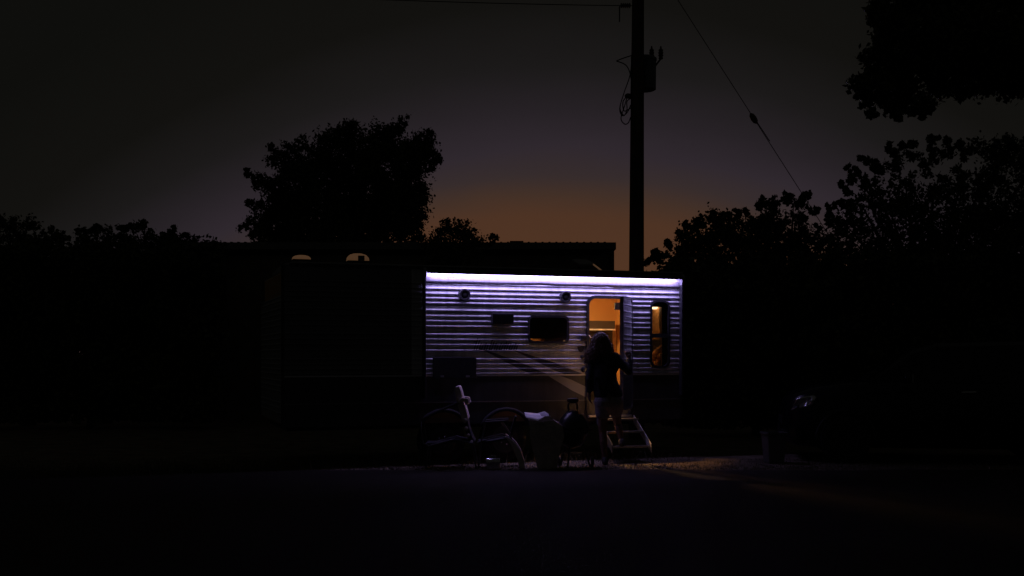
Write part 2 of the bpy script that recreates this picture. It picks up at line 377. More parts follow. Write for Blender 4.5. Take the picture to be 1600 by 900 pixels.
# baggage hatch and small fittings
a0, z0 = WL(676, 592); a1, z1 = WL(744, 558)
ha = MB(); ha.box((a0, -.02, z0), (a1, -.003, z1)); ha = ha.build('baggage_door', mat('hatch_grey', (.03, .03, .032), .45), T, local=True, bevel=.006)
for px in (690, 730):
    a, z = WL(px, 588); MB().box((a-.025, -.034, z-.012), (a+.025, -.0205, z+.012)).build('latch', alu, ha, local=True)
a, z = WL(907, 545.5)
MB().prism([(a-.05, -.02, z+.04), (a+.05, -.02, z+.04), (a+.035, -.02, z-.03), (a, -.02, z-.045), (a-.035, -.02, z-.03)], (0, .02, 0)).build('reflector_badge', dark, T, local=True)
a, z = WL(909.5, 558); MB().lathe([(.012, -.03), (.03, -.018), (.03, 0)], (a, 0, z), 14, 'y').build('door_catch', dark, T, local=True)
a, z = WL(911.5, 577); MB().ball((a, -.02, z), .042, 12, (1, .6, 1.1)).build('cable_inlet', dark, T, local=True, smooth=True)
a, z = WL(911, 528); hd = MB().box((a-.04, -.06, z-.045), (a+.04, 0, z+.035)).build('handle_bracket', dark, T, local=True, bevel=.008)  # unlit bracket box of the grab handle
MB().tube([(a+.055, -.075, z+.04), (a+.085, -.085, z-.005)], .012, 6).build('handle_end', chrome, hd, local=True)
MB().tube([(a+.05, -.01, z+.05), (a+.055, -.075, z+.05), (a+.055, -.075, z-.42), (a+.05, -.01, z-.42)], .011, 8).build('grab_handle', dark, T, local=True)
# dark script of the trailer's name, too small to read: slanted strokes standing on the ribs
lt = MB(); x, z = WL(737, 546)[0], WL(770, 547)[1]
hts = [.17, .1, .1, .15, .1, .1, .12, .1, .1]
for k, h in enumerate(hts):
    xx = x+.022+k*.073; sl = .35
    for dx, hh in ((0, h), (.034, h*.8)):
        lt.prism([(xx+dx, -.013, z), (xx+dx+.016, -.013, z), (xx+dx+.016+hh*sl, -.013, z+hh), (xx+dx+hh*sl, -.013, z+hh)], (0, .003, 0))
    zt = z+(0 if k % 2 else h*.62)
    lt.prism([(xx, -.0125, zt), (xx+.05, -.0125, zt), (xx+.055, -.0125, zt+.016), (xx+.005, -.0125, zt+.016)], (0, .003, 0))
lt.build('lettering', dark, T, local=True)
# windows
def window(h, r, fw, sill=True):
    o = rrect(h[0]-fw, h[1]-fw, h[2]+fw, h[3]+fw, r+fw); i = rrect(h[0]+.012, h[1]+.012, h[2]-.012, h[3]-.012, r)
    fr = ring(MB(), o, i, -.024, .03).build('window', trim, T, local=True)
    MB().prism([(x, .008, z) for x, z in rrect(h[0]+.008, h[1]+.008, h[2]-.008, h[3]-.008, r)], (0, .004, 0)).build('pane', tintg, fr, local=True)
    return fr
ws = window(win_small, .06, .016); wt = window(win_tall, .085, .016)
zb = WL(850, 529.5)[1]; nsl = 13
for k in range(nsl):
    zz = zb+.006+(win_small[3]-zb)*k/nsl; MB().hexa([(win_small[0], .04, zz-.002), (win_small[2], .04, zz-.002), (win_small[2], .041, zz), (win_small[0], .041, zz)], [(win_small[0], .048, zz+.030), (win_small[2], .048, zz+.030), (win_small[2], .049, zz+.031), (win_small[0], .049, zz+.031)]).build('blind_slat', mat('blind_brown', (.1, .08, .07), .6), ws, local=True)
a, z = WL(1031, 524.5); MB().box((win_tall[0]+.004, -.016, z-.03), (win_tall[2]-.004, .02, z+.03)).build('meeting_rail', trim, wt, local=True)
MB().box((win_tall[0], .034, WL(1030, 479.5)[1]), (win_tall[2], .05, win_tall[3]+.02)).build('blind', mat('blind_dark', (.05, .045, .04), .7), wt, local=True)
MB().box((WL(1036, 500)[0], .034, win_tall[1]), (win_tall[2]+.01, .05, win_tall[3])).build('curtain', mat('curtain_dark', (.05, .04, .035), .8), wt, local=True)
# door frame, leaf, threshold
of = rrect(door[0]-.035, door[1]-.05, door[2]+.03, door[3]+.035, .13); inf = rrect(door[0]+.008, door[1]-.01, door[2]-.002, door[3]-.006, .10)
ring(MB(), of, inf, -.028, .04).build('door_frame', trim, T, local=True)
dl = bpy.data.objects.new('door', None); COL.objects.link(dl); dl.parent = T; dl.location = (door[2]+.015, -.03, 0); dl.rotation_euler = (0, 0, math.radians(53))
dwid = door[2]-door[0]+.01; dz0, dz1 = door[1]+.09, door[3]+.005
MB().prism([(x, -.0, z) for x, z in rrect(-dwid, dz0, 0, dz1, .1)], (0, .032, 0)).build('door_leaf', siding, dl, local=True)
ring(MB(), rrect(-dwid-.006, dz0-.006, .006, dz1+.006, .106), rrect(-dwid+.035, dz0+.035, -.035, dz1-.035, .07), -.012, .036).build('door_edge', mat('door_edge_grey', (.12, .12, .13), .4), dl, local=True)
for rz in [2.226, 2.127, 2.053, 1.978, 1.908, 1.796, 1.728, 1.655, 1.577, 1.455, 1.388, 1.322]:
    MB().prism([(-dwid+.05, 0, rz+.016), (-dwid+.05, -.011, rz+.003), (-dwid+.05, -.011, rz-.004), (-dwid+.05, 0, rz-.012)], (dwid-.1, 0, 0)).build('door_rib', siding, dl, local=True)
MB().box((-dwid+.034, -.006, dz0+.034), (-.034, -.001, ZS)).build('kick_panel', skirt_m, dl, local=True)
MB().box((-dwid+.02, -.05, 1.3), (-dwid+.09, -.012, 1.42)).build('door_handle', dark, dl, local=True, bevel=.008)
MB().box((door[0]-.01, -.05, door[1]-.035), (door[2], .05, door[1]-.005)).build('threshold', alu, T, local=True, bevel=.005)
# amber step lamp just inside the door, behind the left jamb, lighting the steps and the ground
sld = Vector((.45, -.60, -.66)); slM = Matrix.Translation((door[0]-.03, .10, 1.06)) @ sld.to_track_quat('Z', 'Y').to_matrix().to_4x4()
sl = MB(slM).lathe([(.03, -.05), (.06, -.03), (.06, -.002)], (0, 0, 0), 16).build('step_lamp', dark, T, local=True)
MB(slM).lathe([(.05, -.0015), (.05, .006), (.04, .01)], (0, 0, 0), 16).build('lamp_lens', emit('step_lamp_glow', (1.0, .46, .13), 720.0), sl, local=True)
# folding entry steps
sx0, sx1 = WA(930), WA(987)
st = bpy.data.objects.new('entry_steps', None); COL.objects.link(st); st.parent = T
stm = mat('step_steel', (.1, .1, .1), .5); 
for (yy, zz) in ((-.12, .60), (-.30, .43), (-.47, .235)):
    MB().box((sx0+.01, yy-.11, zz-.022), (sx1+.0, yy+.09, zz)).build('tread', stm, st, local=True)
    MB().box((sx0+.01, yy-.116, zz-.024), (sx1+.0, yy-.1105, zz+.004)).build('tread_nosing', alu, st, local=True)
for x, dx in ((sx0, 0), (sx1+.004, .03)):
    MB().hexa([(x, -.05, .53), (x+.012, -.05, .53), (x+dx*.55+.012, -.59, .14), (x+dx*.55, -.59, .14)], [(x, -.05, .64), (x+.012, -.05, .64), (x+dx*.55+.012, -.59, .262), (x+dx*.55, -.59, .262)]).build('stringer', mat('stringer_lit_grey', (.6, .6, .6), .5) if dx else stm, st, local=True)  # right stringer painted paler than the left to carry the lamplight
# interior
wood = mat('warm_panelling', (.60, .325, .115), .55, 0, .06, 2., 0, .3, (1, 1, .3)); inn = MB()
ix0, ix1 = A0+.06, A1-.06
bk = DW-.06
MB().box((ix0, bk, .65), (ix1, bk+.02, 2.62)).build('inner_back_wall', wood, T, local=True)
MB().box((ix0-.02, .018, 2.60), (ix1+.02, bk, 2.62)).build('inner_ceiling', mat('ceiling_panel', (.7, .55, .35), .6), T, local=True)
MB().box((ix0-.02, .018, .65), (ix0, bk, 2.6)).build('inner_end_wall', wood, T, local=True); MB().box((ix1, .018, .65), (ix1+.02, bk, 2.6)).build('inner_end_wall', wood, T, local=True)
il = siding_panel(.65, 2.6, [], sorted(set([ix0, ix1]+[h[0] for h in HOLES]+[h[2] for h in HOLES])), HOLES, lambda x, o, z: (x, .022, z)); il.build('inner_lining', wood, T, local=True)
cab = mat('brown_cabinet', (.05, .038, .03), .5, 0, .15, 4)
xa, za = WL(905, 513.5, bk-.3); xb, zb2 = WL(961, 501.5, bk-.3)
MB().box((xa-.6, bk-.3, za), (xb, bk-.001, zb2)).build('shelf_valance', cab, T, local=True)
MB().box((xa-.6, bk-.32, za-.022), (xb-.004, bk-.02, za-.0005)).build('shelf_edge', mat('pale_laminate', (.8, .78, .75), .4), T, local=True)
xa, za = WL(905, 660, bk-.12); xb, zb2 = WL(955.5, 516, bk-.12)
MB().box((xa-.6, bk-.12, .66), (xb, bk-.001, zb2)).build('fridge', mat('fridge_black', (.012, .012, .013), .35), T, local=True)
MB().box((xb+.002, bk-.1, .66), (xb+.03, bk-.001, zb2)).build('fridge_trim', cab, T, local=True)
xa, za = WL(960, 484, .12); xb, zb2 = WL(973, 473, .12)
MB().box((xa, .1, za), (xb+.1, .13, zb2)).build('thermostat', dark, T, local=True)
# a shallow wardrobe, a dark bench back and a folded quilt behind the tall window
MB().box((ix1-.05, .05, .66), (ix1-.001, .50, 2.59)).build('wardrobe', cab, T, local=True)
MB().box((ix1-.12, .06, .66), (ix1-.052, 1.7, 1.75)).build('bench_back', mat('bench_dark', (.012, .011, .01), .8), T, local=True)
for k, (pa, pb, pc) in enumerate([((1016, 560), (1040, 537), 6), ((1016, 566), (1030, 556), 5), ((1026, 572), (1040, 550), 4)]):
    a0, z0 = WL(*pa, .25); a1, z1 = WL(*pb, .25)
    MB().tube([(a0, .25+.05*k, z0), ((a0+a1)/2, .22+.05*k, (z0+z1)/2+.012), (a1, .27+.05*k, z1)], [.03*pc/5, .045*pc/5, .012], 10).build('folded_quilt', mat('orange_quilt', (.85, .5, .2), .8), T, local=True, smooth=True)
LAMP = emit('warm_lamp_glow', (1.0, .60, .25), 38.0); LAMPD = emit('door_lamp_glow', (1.0, .56, .20), 390.0)
for x, y, lm in ((WA(560), 1.0, LAMP), (WA(850), .9, LAMP), (1.05, 1.2, LAMPD)):
    lp = MB().lathe([(.12, 2.585), (.12, 2.6)], (x, y, 0), 20).build('ceiling_lamp', white, T, local=True); MB().lathe([(.09, 2.565), (.105, 2.575), (.105, 2.584)], (x, y, 0), 20).build('lamp_lens', lm, lp, local=True)
z = WL(1022, 480.5, .7)[1]
lp = MB().box((ix1-.05, .64, z+.016), (ix1-.001, .80, z+.05)).build('wall_lamp', white, T, local=True)
MB().lathe([(.07, z-.026), (.085, z-.008), (.085, z+.012)], (ix1-.09, .66, 0), 20).build('lamp_lens', emit('small_lamp_glow', (1, .72, .42), 26.0), lp, local=True)

# ================================================================= person
YP = 15.32
def Q(px, py, dy=0.): return P(px, py, YP) + Vector((0, dy, 0))
base = Q(952, 555); base.z = 0
per = thing('person', base, 'person with long loose hair in dark jumper and shorts at the trailer door', 'person')
def remesh(mb, name, m, parent, vox, it=4):
    o = mb.build(name, m, parent)
    r = o.modifiers.new('r', 'REMESH'); r.mode = 'VOXEL'; r.voxel_size = vox; r.use_smooth_shade = True
    s = o.modifiers.new('s', 'SMOOTH'); s.iterations = it; s.factor = .5
    dg = bpy.context.evaluated_depsgraph_get(); me = bpy.data.meshes.new_from_object(o.evaluated_get(dg)); o.modifiers.clear()
    old = o.data; o.data = me; bpy.data.meshes.remove(old)
    for p in me.polygons: p.use_smooth = True
    return o
skin = mat('skin', (.16, .09, .065), .55, 0, .1, 20)
hd_c = Q(938.5, 536, .02); nk = Q(942, 553, 0); shl = Q(927, 563, .0); shr = Q(963, 560, .02); chest = Q(945, 577); waist = Q(948, 603); hip = Q(951, 626)
ell = Q(921, 592, -.03); wrl = Q(921, 615, .03); elr = Q(981, 580, -.10); wrr = Q(983.5, 560, .05)
hl, hr = Q(942, 632), Q(961, 632); knl, anl = Q(942, 676, .03), Q(945, 714, -.02); knr, anr = Q(968, 663, .30), Q(974, 690, .24)
anl.z = .09; 
b = MB()
b.ball(hd_c, .098, 18, (.86, 1.02, 1.18)); b.ball(hd_c+Vector((.004, .05, -.055)), .058, 14, (.9, 1, .9))
b.ball(hd_c+Vector((0, .105, -.01)), .016, 8, (.8, 1, 1.3))
for sgn in (-1, 1): b.ball(hd_c+Vector((sgn*.083, .01, -.01)), .022, 8, (.45, .8, 1.3))
b.capsule(hd_c+Vector((0, -.005, -.06)), nk, .055, .06)
b.capsule(nk, chest, .06, .12); b.capsule(chest+Vector((-.05, 0, 0)), chest+Vector((.05, 0, 0)), .115, .115); b.capsule(chest, waist, .13, .115); b.capsule(waist, hip, .12, .15)
b.capsule(shl, shr, .06, .06)
for s_, e_, w_ in ((shl, ell, wrl), (shr, elr, wrr)): b.capsule(s_, e_, .05, .038); b.capsule(e_, w_, .038, .026)
for h_, k_, a_ in ((hl, knl, anl), (hr, knr, anr)):
    b.capsule(h_, k_, .085, .056); b.capsule(k_, k_+(a_-k_)*.35+Vector((0, -.015, 0)), .054, .055); b.capsule(k_+(a_-k_)*.35+Vector((0, -.015, 0)), a_, .052, .036)
    b.capsule(a_+Vector((0, -.02, -.04)), a_+Vector((.01, .16, -.055)), .036, .028)
def hand(w, dirv, palmn, curl):
    d_ = dirv.normalized(); nrm = palmn.normalized(); sd = d_.cross(nrm).normalized()
    b.capsule(w, w+d_*.03, .024, .03)
    for k in range(4): b.capsule(w+d_*.03+sd*(k-1.5)*.012, w+d_*.085+sd*(k-1.5)*.019, .014, .0115, 8)
    for k, ln in enumerate((.062, .076, .072, .055)):
        p0 = w+d_*.085+sd*(k-1.5)*.019; p1 = p0+(d_*math.cos(curl)+nrm*math.sin(curl))*ln*.5; p2 = p1+(d_*math.cos(curl*2.2)+nrm*math.sin(curl*2.2))*ln*.5
        b.capsule(p0, p1, .0095, .009, 8); b.capsule(p1, p2, .009, .0075, 8)
    t0 = w+d_*.03-sd*.026; t1 = t0+(d_*.7-sd*.6+nrm*.35).normalized()*.036; t2 = t1+(d_*.9-sd*.1+nrm*.45).normalized()*.032
    b.capsule(t0, t1, .0125, .0105, 8); b.capsule(t1, t2, .0105, .0085, 8)
hand(wrl, Vector((.05, .12, -1)), Vector((1, .2, 0)), .4)
hand(wrr, Vector((-.25, .3, 1)), Vector((-.2, 1, .1)), .8)
remesh(b, 'body', skin, per, .0065, 3)
knit = mat('dark_knit', (.022, .022, .026), .9, 0, .35, 60, .4)
j = MB()
j.capsule(nk+Vector((0, 0, -.03)), chest, .085, .145); j.capsule(chest+Vector((-.055, 0, .03)), chest+Vector((.06, 0, .03)), .13, .13); j.capsule(chest, waist, .155, .152)
j.capsule(chest+Vector((-.05, 0, -.02)), waist+Vector((-.06, 0, 0)), .13, .14); j.capsule(waist+Vector((-.055, 0, 0)), hip+Vector((-.06, 0, .09)), .14, .145); j.capsule(waist+Vector((.035, 0, 0)), hip+Vector((.05, 0, .09)), .135, .145)
j.capsule(shl+Vector((.02, 0, 0)), shr+Vector((-.02, 0, 0)), .088, .088)
for s_, e_, w_ in ((shl, ell, wrl), (shr, elr, wrr)):
    j.capsule(s_, e_, .073, .056); j.capsule(e_, e_+(w_-e_)*.8, .054, .042)
for k in range(7):   # soft folds
    p = Q(930+k*5, 585+random.uniform(-5, 25), -.135); j.capsule(p, p+Vector((random.uniform(-.03, .08), .01, -.10)), .018, .012, 8)
remesh(j, 'jumper', knit, per, .009, 5)
sh = MB()
sh.capsule(hip+Vector((-.055, 0, -.01)), hip+Vector((.06, 0, -.01)), .15, .15)
for h_, k_ in ((hl, knl), (hr, knr)): sh.capsule(h_+Vector((0, 0, .02)), h_+(k_-h_)*.30, .118, .105)
remesh(sh, 'shorts', mat('grey_shorts', (.26, .23, .25), .85, 0, .2, 40, .2), per, .010, 3)
hairm = mat('long_hair', (.17, .10, .055), .45, 0, .4, 6, .0, .6, (6, 6, 1)); h = MB()
h.ball(hd_c+Vector((0, -.01, .02)), .118, 18, (.95, 1.0, 1.1))
rr = random.Random(3)
for k in range(230):                       # wavy locks falling over neck and shoulders
    t = rr.uniform(-1, 1); ang = t*2.2; r0 = .1
    p = hd_c+Vector((math.sin(ang)*.088, -math.cos(ang)*.09, rr.uniform(-.02, .1)))
    ln = rr.uniform(.17, .26)+(.03 if t < 0 else -.05); ph = rr.uniform(0, 6.3); pts = []; rad = []
    outx = math.sin(ang)*.085+(-.035 if t < 0 else .0); outy = -math.cos(ang)*.035
    for q in range(8):
        u = q/7; pts.append(p+Vector((outx*u+.02*math.sin(ph+u*11)*u, outy*u**.7+.018*math.cos(ph+u*10)*u-.01, -ln*u+.02*math.sin(math.pi*min(1, u*3)))))
        rad.append(.012*(1-.75*u)+.002)
    h.tube(pts, rad, 5)
for k in range(40):                        # crown strands
    a_ = rr.uniform(0, 6.28); pts = []
    for q in range(6):
        u = q/5; th = .15+u*1.35; pts.append(hd_c+Vector((.116*math.sin(th)*math.cos(a_), .121*math.sin(th)*math.sin(a_)-.01, .02+.131*math.cos(th)))) 
    h.tube(pts, .006, 5)
h.build('hair', hairm, per, smooth=True)
for a_ in (anl, anr):
    f = MB(); f.capsule(a_+Vector((0, -.035, -.045)), a_+Vector((.012, .17, -.055)), .045, .036); f.ball(a_+Vector((0, -.02, -.02)), .05, 12)
    remesh(f, 'shoe', mat('dark_shoe', (.05, .045, .045), .6), per, .007, 3)
w_ = MB(); w_.lathe([(.03, -.012), (.034, -.008), (.034, .008), (.03, .012)], wrl+Vector((0, -.005, .02)), 18); w_.build('bracelet', chrome, per, smooth=True)

# ================================================================= things on the grass in front of the trailer
YC = 14.95
def R(px, py, dy=0.): return P(px, py, YC)+Vector((0, dy, 0))
tubem = mat('chair_steel', (.14, .14, .145), .4, .6, .1); pale = mat('pale_padding', (.72, .62, .62), .8, 0, .12, 25, .2); slng = mat('dark_sling', (.03, .03, .035), .8, 0, .3, 80)
b0 = R(700, 555); b0.z = 0
ch = thing('lawn_chair', b0, 'reclining lawn chair with upright pale padded back, nearest the left end of the light strip', 'chair', 'lawn chairs beside the trailer')
def profpad(path, hw, d0, d1, mb):
    path = [Vector(p) for p in path]; L_ = []; R_ = []
    for i, p in enumerate(path):
        t = path[min(i+1, len(path)-1)]-path[max(i-1, 0)]; nn = Vector((t.z, 0, -t.x)).normalized()
        L_.append(p-nn*hw[i]); R_.append(p+nn*hw[i])
    mb.prism([q+Vector((0, d0, 0)) for q in L_+R_[::-1]], (0, d1-d0, 0)); return mb
path = [R(715.5, 603), R(717.5, 612), R(720, 625), R(725, 642), R(728, 655)]
profpad(path, [.030, .042, .045, .046, .045], -.25, .25, MB()).build('backrest', pale, ch, bevel=.015)
path = [R(727.5, 656), R(730.5, 668), R(735, 680), R(740, 690)]
profpad(path, [.034, .032, .028, .03], -.24, .24, MB()).build('back_sling', slng, ch, bevel=.008)
for k, (px, py) in enumerate(((727.5, 655), (729.5, 667.5), (733, 678), (738, 688))):
    MB().tube([R(px, py, -.27), R(px, py, .27)], .033-.004*k, 8).build('back_strap', pale, ch, smooth=True)
profpad([R(741, 690), R(715, 686), R(690, 692), R(667, 692)], [.012]*4, -.24, .24, MB()).build('seat', slng, ch)
for dy in (-.28, .28):
    MB().tube([R(659.5, 655, dy), R(661, 672, dy), R(664, 690, dy), R(673, 694, dy), R(692, 689.5, dy), R(712, 684, dy), R(730, 688, dy), R(742, 691, dy)], .010, 8).build('frame', tubem, ch, smooth=True)
    MB().tube([R(672, 694, dy), R(668, 729, dy)], .011, 8).build('leg', tubem, ch); MB().tube([R(738, 690, dy), R(745, 729, dy)], .011, 8).build('leg', tubem, ch)
    ap = [R(659, 655, dy), R(690, 640, dy), R(722, 627, dy)]
    MB().tube(ap, .012, 8).build('arm_rail', dark, ch)
    profpad([R(718.5, 628, dy), R(724, 623, dy), R(730, 624, dy), R(732, 631, dy)], [.022, .03, .032, .028], -.035, .035, MB()).build('armrest', pale, ch, bevel=.012)
b0 = R(790, 555); b0.z = 0
c2 = thing('lawn_chair', b0, 'low lawn chair with curved pale side rail, slumped between upright chair and paper sack', 'chair', 'lawn chairs beside the trailer')
for dy in (-.22, .22):
    pts = [R(789.5, 680, dy), R(797, 686, dy), R(804, 695, dy), R(810, 706, dy), R(814, 719, dy), R(816, 728, dy)]
    profpad(pts, [.006, .022, .034, .040, .04, .036], -.03, .03, MB()).build('side_rail', pale, c2, bevel=.01)
    MB().tube([R(759, 658, dy), R(775, 657, dy), R(795, 655.5, dy)], .011, 8).build('arm_rail', tubem, c2)
    MB().tube([R(783, 659, dy), R(790, 668, dy), R(800, 684, dy)], .010, 8).build('frame', tubem, c2)
    MB().tube([R(746, 690, dy), R(765, 684, dy), R(784, 680, dy), R(790, 682, dy)], .010, 8).build('frame', tubem, c2)
    MB().tube([R(759, 658, dy), R(752, 690, dy), R(748, 729, dy)], .011, 8).build('leg', tubem, c2)
profpad([R(748, 690), R(770, 688), R(792, 684), R(800, 684)], [.012]*4, -.2, .2, MB()).build('seat', slng, c2)
profpad([R(798, 684), R(800, 670), R(806, 650)], [.012]*3, -.2, .2, MB()).build('backrest', slng, c2)
# small shiny box
YB = 14.72
c = P(770, 555, YB); gz = HCAM-0
bx = thing('metal_lunch_box', (c.x, YB, 0), 'small shiny round topped metal box on the ground under the lawn chairs', 'box', rz=.12)
w2, dd = .09, .07
pts = [(-dd, 0), (dd, 0), (dd, .09)]+[(dd*math.cos(math.radians(a_)), .09+.065*math.sin(math.radians(a_))) for a_ in range(15, 180, 15)]+[(-dd, .09)]
MB().prism([(-w2, y, z+.005) for y, z in pts], (2*w2, 0, 0)).build('box_body', mat('box_metal', (.7, .7, .72), .18, .95, .1), bx, local=True, bevel=.006)
MB().box((-w2-.003, -dd-.003, .092), (w2+.003, dd+.003, .102)).build('box_rim', chrome, bx, local=True)
MB().tube([(-.04, 0, .158), (-.035, 0, .18), (.035, 0, .18), (.04, 0, .158)], .006, 6).build('handle', chrome, bx, local=True)
MB().box((-.012, -dd-.012, .075), (.012, -dd-.004, .112)).build('latch', chrome, bx, local=True)
# paper sack
YS = 14.9
def S(px, py, dy=0.): return P(px, py, YS)+Vector((0, dy, 0))
c = S(855, 555); c.z = 0
sk = thing('paper_sack', c, 'tall tapered paper sack with a pale sheet folded over its open top', 'sack')
kraft = mat('kraft_paper', (.55, .48, .44), .85, 0, .2, 14, .5)
mb = MB(); rows = [(727, 840, 871, .12), (700, 833, 876, .15), (680, 829, 880, .17), (664, 827, 878, .18), (656, 826, 866, .17)]
vs = []
for r_i, (py, xa_, xb_, dp) in enumerate(rows):
    l, r = S(xa_, py), S(xb_, py)
    if r_i == 0: l.z = r.z = .003
    m_ = (l+r)/2
    for (q, dy) in ((l, -dp), (m_, -dp-.03), (r, -dp), (r, dp), (m_, dp+.03), (l, dp)):
        vs.append(q+Vector((random.gauss(0, .008), dy+random.gauss(0, .008), random.gauss(0, .004) if r_i else 0)))
fs = [(i*6+k, i*6+(k+1) % 6, i*6+6+(k+1) % 6, i*6+6+k) for i in range(4) for k in range(6)]+[(5, 4, 3, 2, 1, 0)]
mb.add(vs, fs); o = mb.build('sack_body', kraft, sk); so = o.modifiers.new('s', 'SOLIDIFY'); so.thickness = .004
mb = MB(); g = []
for i in range(9):
    u = i/8
    for k in range(4):
        w = k/3; a_ = S(819, 644.5, .10).lerp(S(853, 648, .10), u); b_ = S(822, 651.5, -.17).lerp(S(837.5, 659, -.17), u)
        if u > .55: b_ = S(837.5, 659, -.17).lerp(S(853, 649.5, .0), (u-.55)/.45*.98)
        p = a_.lerp(b_, w); p.z += .012*math.sin(u*3)*math.sin(w*2); g.append(p)
mb.add(g, [(i*4+k, i*4+k+1, i*4+5+k, i*4+4+k) for i in range(8) for k in range(3)]); o = mb.build('pale_sheet', mat('white_paper', (.88, .86, .9), .7, 0, .05), sk, smooth=True); so = o.modifiers.new('s', 'SOLIDIFY'); so.thickness = .003
mb = MB(); mb.hexa([S(838, 651, .14), S(858, 648, .14), S(858, 650, -.02), S(840, 653, -.02)], [S(839, 646.5, .15), S(851, 643, .15), S(857.5, 646, .03), S(846, 650, .0)])
mb.build('inner_bundle', mat('bundle_grey', (.5, .48, .52), .8), sk, bevel=.01)
mb = MB(); mb.hexa([S(866, 665, -.17), S(872, 664, -.14), S(871, 672, -.14), S(869, 673, -.17)], [S(867, 665, -.15), S(874, 662, -.12), S(871, 671, -.12), S(869, 672, -.15)]); mb.build('side_flap', kraft, sk)
mb = MB(); mb.hexa([S(849, 668, -.185), S(866, 664, -.185), S(866, 664, -.165), S(849, 668, -.165)], [S(846, 652, -.155), S(860, 649, -.155), S(860, 649, -.14), S(846, 652, -.14)]); mb.build('front_flap', kraft, sk)
# kettle grill
YG = 14.95
c = P(895, 555, YG); c.z = 0
gr = thing('kettle_grill', c, 'black three legged kettle grill standing between the paper sack and trailer steps', 'grill')
enam = mat('black_enamel', (.012, .012, .013), .3, 0, .1)
MB().lathe([(.03, .26), (.11, .29), (.17, .36), (.205, .45), (.212, .52), (.2, .522)], (0, 0, 0), 28).build('bowl', enam, gr, local=True, smooth=True)
ld = MB().lathe([(.216, .524), (.216, .54), (.20, .60), (.165, .67), (.11, .73), (.05, .765), (.01, .77)], (0, 0, 0), 28).build('lid', enam, gr, local=True, smooth=True)
MB().tube([(-.06, 0, .755), (-.06, 0, .85), (-.045, 0, .875), (.045, 0, .875), (.06, 0, .85), (.06, 0, .755)], .014, 8).build('lid_handle', dark, ld, local=True, smooth=True)
MB().capsule((-.05, 0, .905), (.05, 0, .905), .03, .03).build('handle_grip', mat('dark_wood', (.04, .025, .015), .5), ld, local=True, smooth=True)
for x in (-.03, .03): MB().ball((x, -.03, .862), .008, 8).build('handle_screw', chrome, ld, local=True)
MB().lathe([(.04, .0), (.04, .012)], (.1, -.05, .715), 12).build('lid_damper', alu, ld, local=True)
for k, a_ in enumerate((250, 10, 130)):
    x, y = math.cos(math.radians(a_)), math.sin(math.radians(a_)); MB().tube([(x*.13, y*.13, .34), (x*.24, y*.24, .01)], .013, 8).build('leg', dark, gr, local=True)
    if k: MB().lathe([(.03, -.018), (.07, -.018), (.075, 0), (.07, .018), (.03, .018)], (x*.27, y*.27, .075), 18, 'x').build('wheel', dark, gr, local=True, smooth=True)
MB().lathe([(.05, .18), (.12, .185), (.125, .2), (.12, .2)], (0, 0, 0), 20).build('ash_pan', alu, gr, local=True)
for s_ in (-1, 1): MB().tube([(s_*.21, -.04, .5), (s_*.26, -.04, .515), (s_*.26, .04, .515), (s_*.21, .04, .5)], .009, 6).build('side_handle', dark, gr, local=True); 
# stray stick / hose on the grass
c = P(880, 712, 14.9); hs = MB().tube([P(866, 713, 14.9)*1, P(875, 711.5, 14.9), P(885, 709.5, 14.9)], .006, 6)
hs = MB().tube([(P(862, 555, 14.7)).x and Vector((P(862, 555, 14.7).x+.03*k*2, 14.7+.02*math.sin(k), .012)) for k in range(12)], .01, 6)
tag(hs.build('garden_hose', mat('hose_green', (.12, .14, .12), .4)), 'short piece of hose lying on the grass below the sack', 'hose')
# tapered bin by the car
YN = 15.6
c = P(1209, 555, YN); bn = thing('waste_bin', (c.x, YN, 0), 'small tapered grey bin standing just left of the parked car', 'bin', rz=.15)
binm = mat('bin_grey_plastic', (.14, .14, .14), .5, 0, .1)
w0, w1, hb = .11, .14, .415
MB().hexa([(-w0, -w0, .0), (w0, -w0, 0), (w0, w0, 0), (-w0, w0, 0)], [(-w1, -w1, hb), (w1, -w1, hb), (w1, w1, hb), (-w1, w1, hb)]).build('bin_body', binm, bn, local=True, bevel=.015)
ring(MB(Matrix.Translation((0, 0, hb-.005)) @ Matrix.Rotation(-math.pi/2, 4, 'X')), rrect(-w1-.018, -w1-.018, w1+.018, w1+.018, .03), rrect(-w1+.012, -w1+.012, w1-.012, w1-.012, .02), -.026, .002).build('bin_rim', binm, bn, local=True)

# ================================================================= parked car (front end towards the trailer)
YK = 16.55
c = P(1236, 555, YK)
car = thing('parked_car', (4.0, YK, 0), 'dark parked car with pale headlamp at the right edge, nose towards the trailer', 'car', rz=math.radians(-10))
paint = mat('dark_car_paint', (.012, .013, .016), .25, .2, .1, 4); carg = mat('car_glass', (.01, .01, .012), .05, 0, .1)
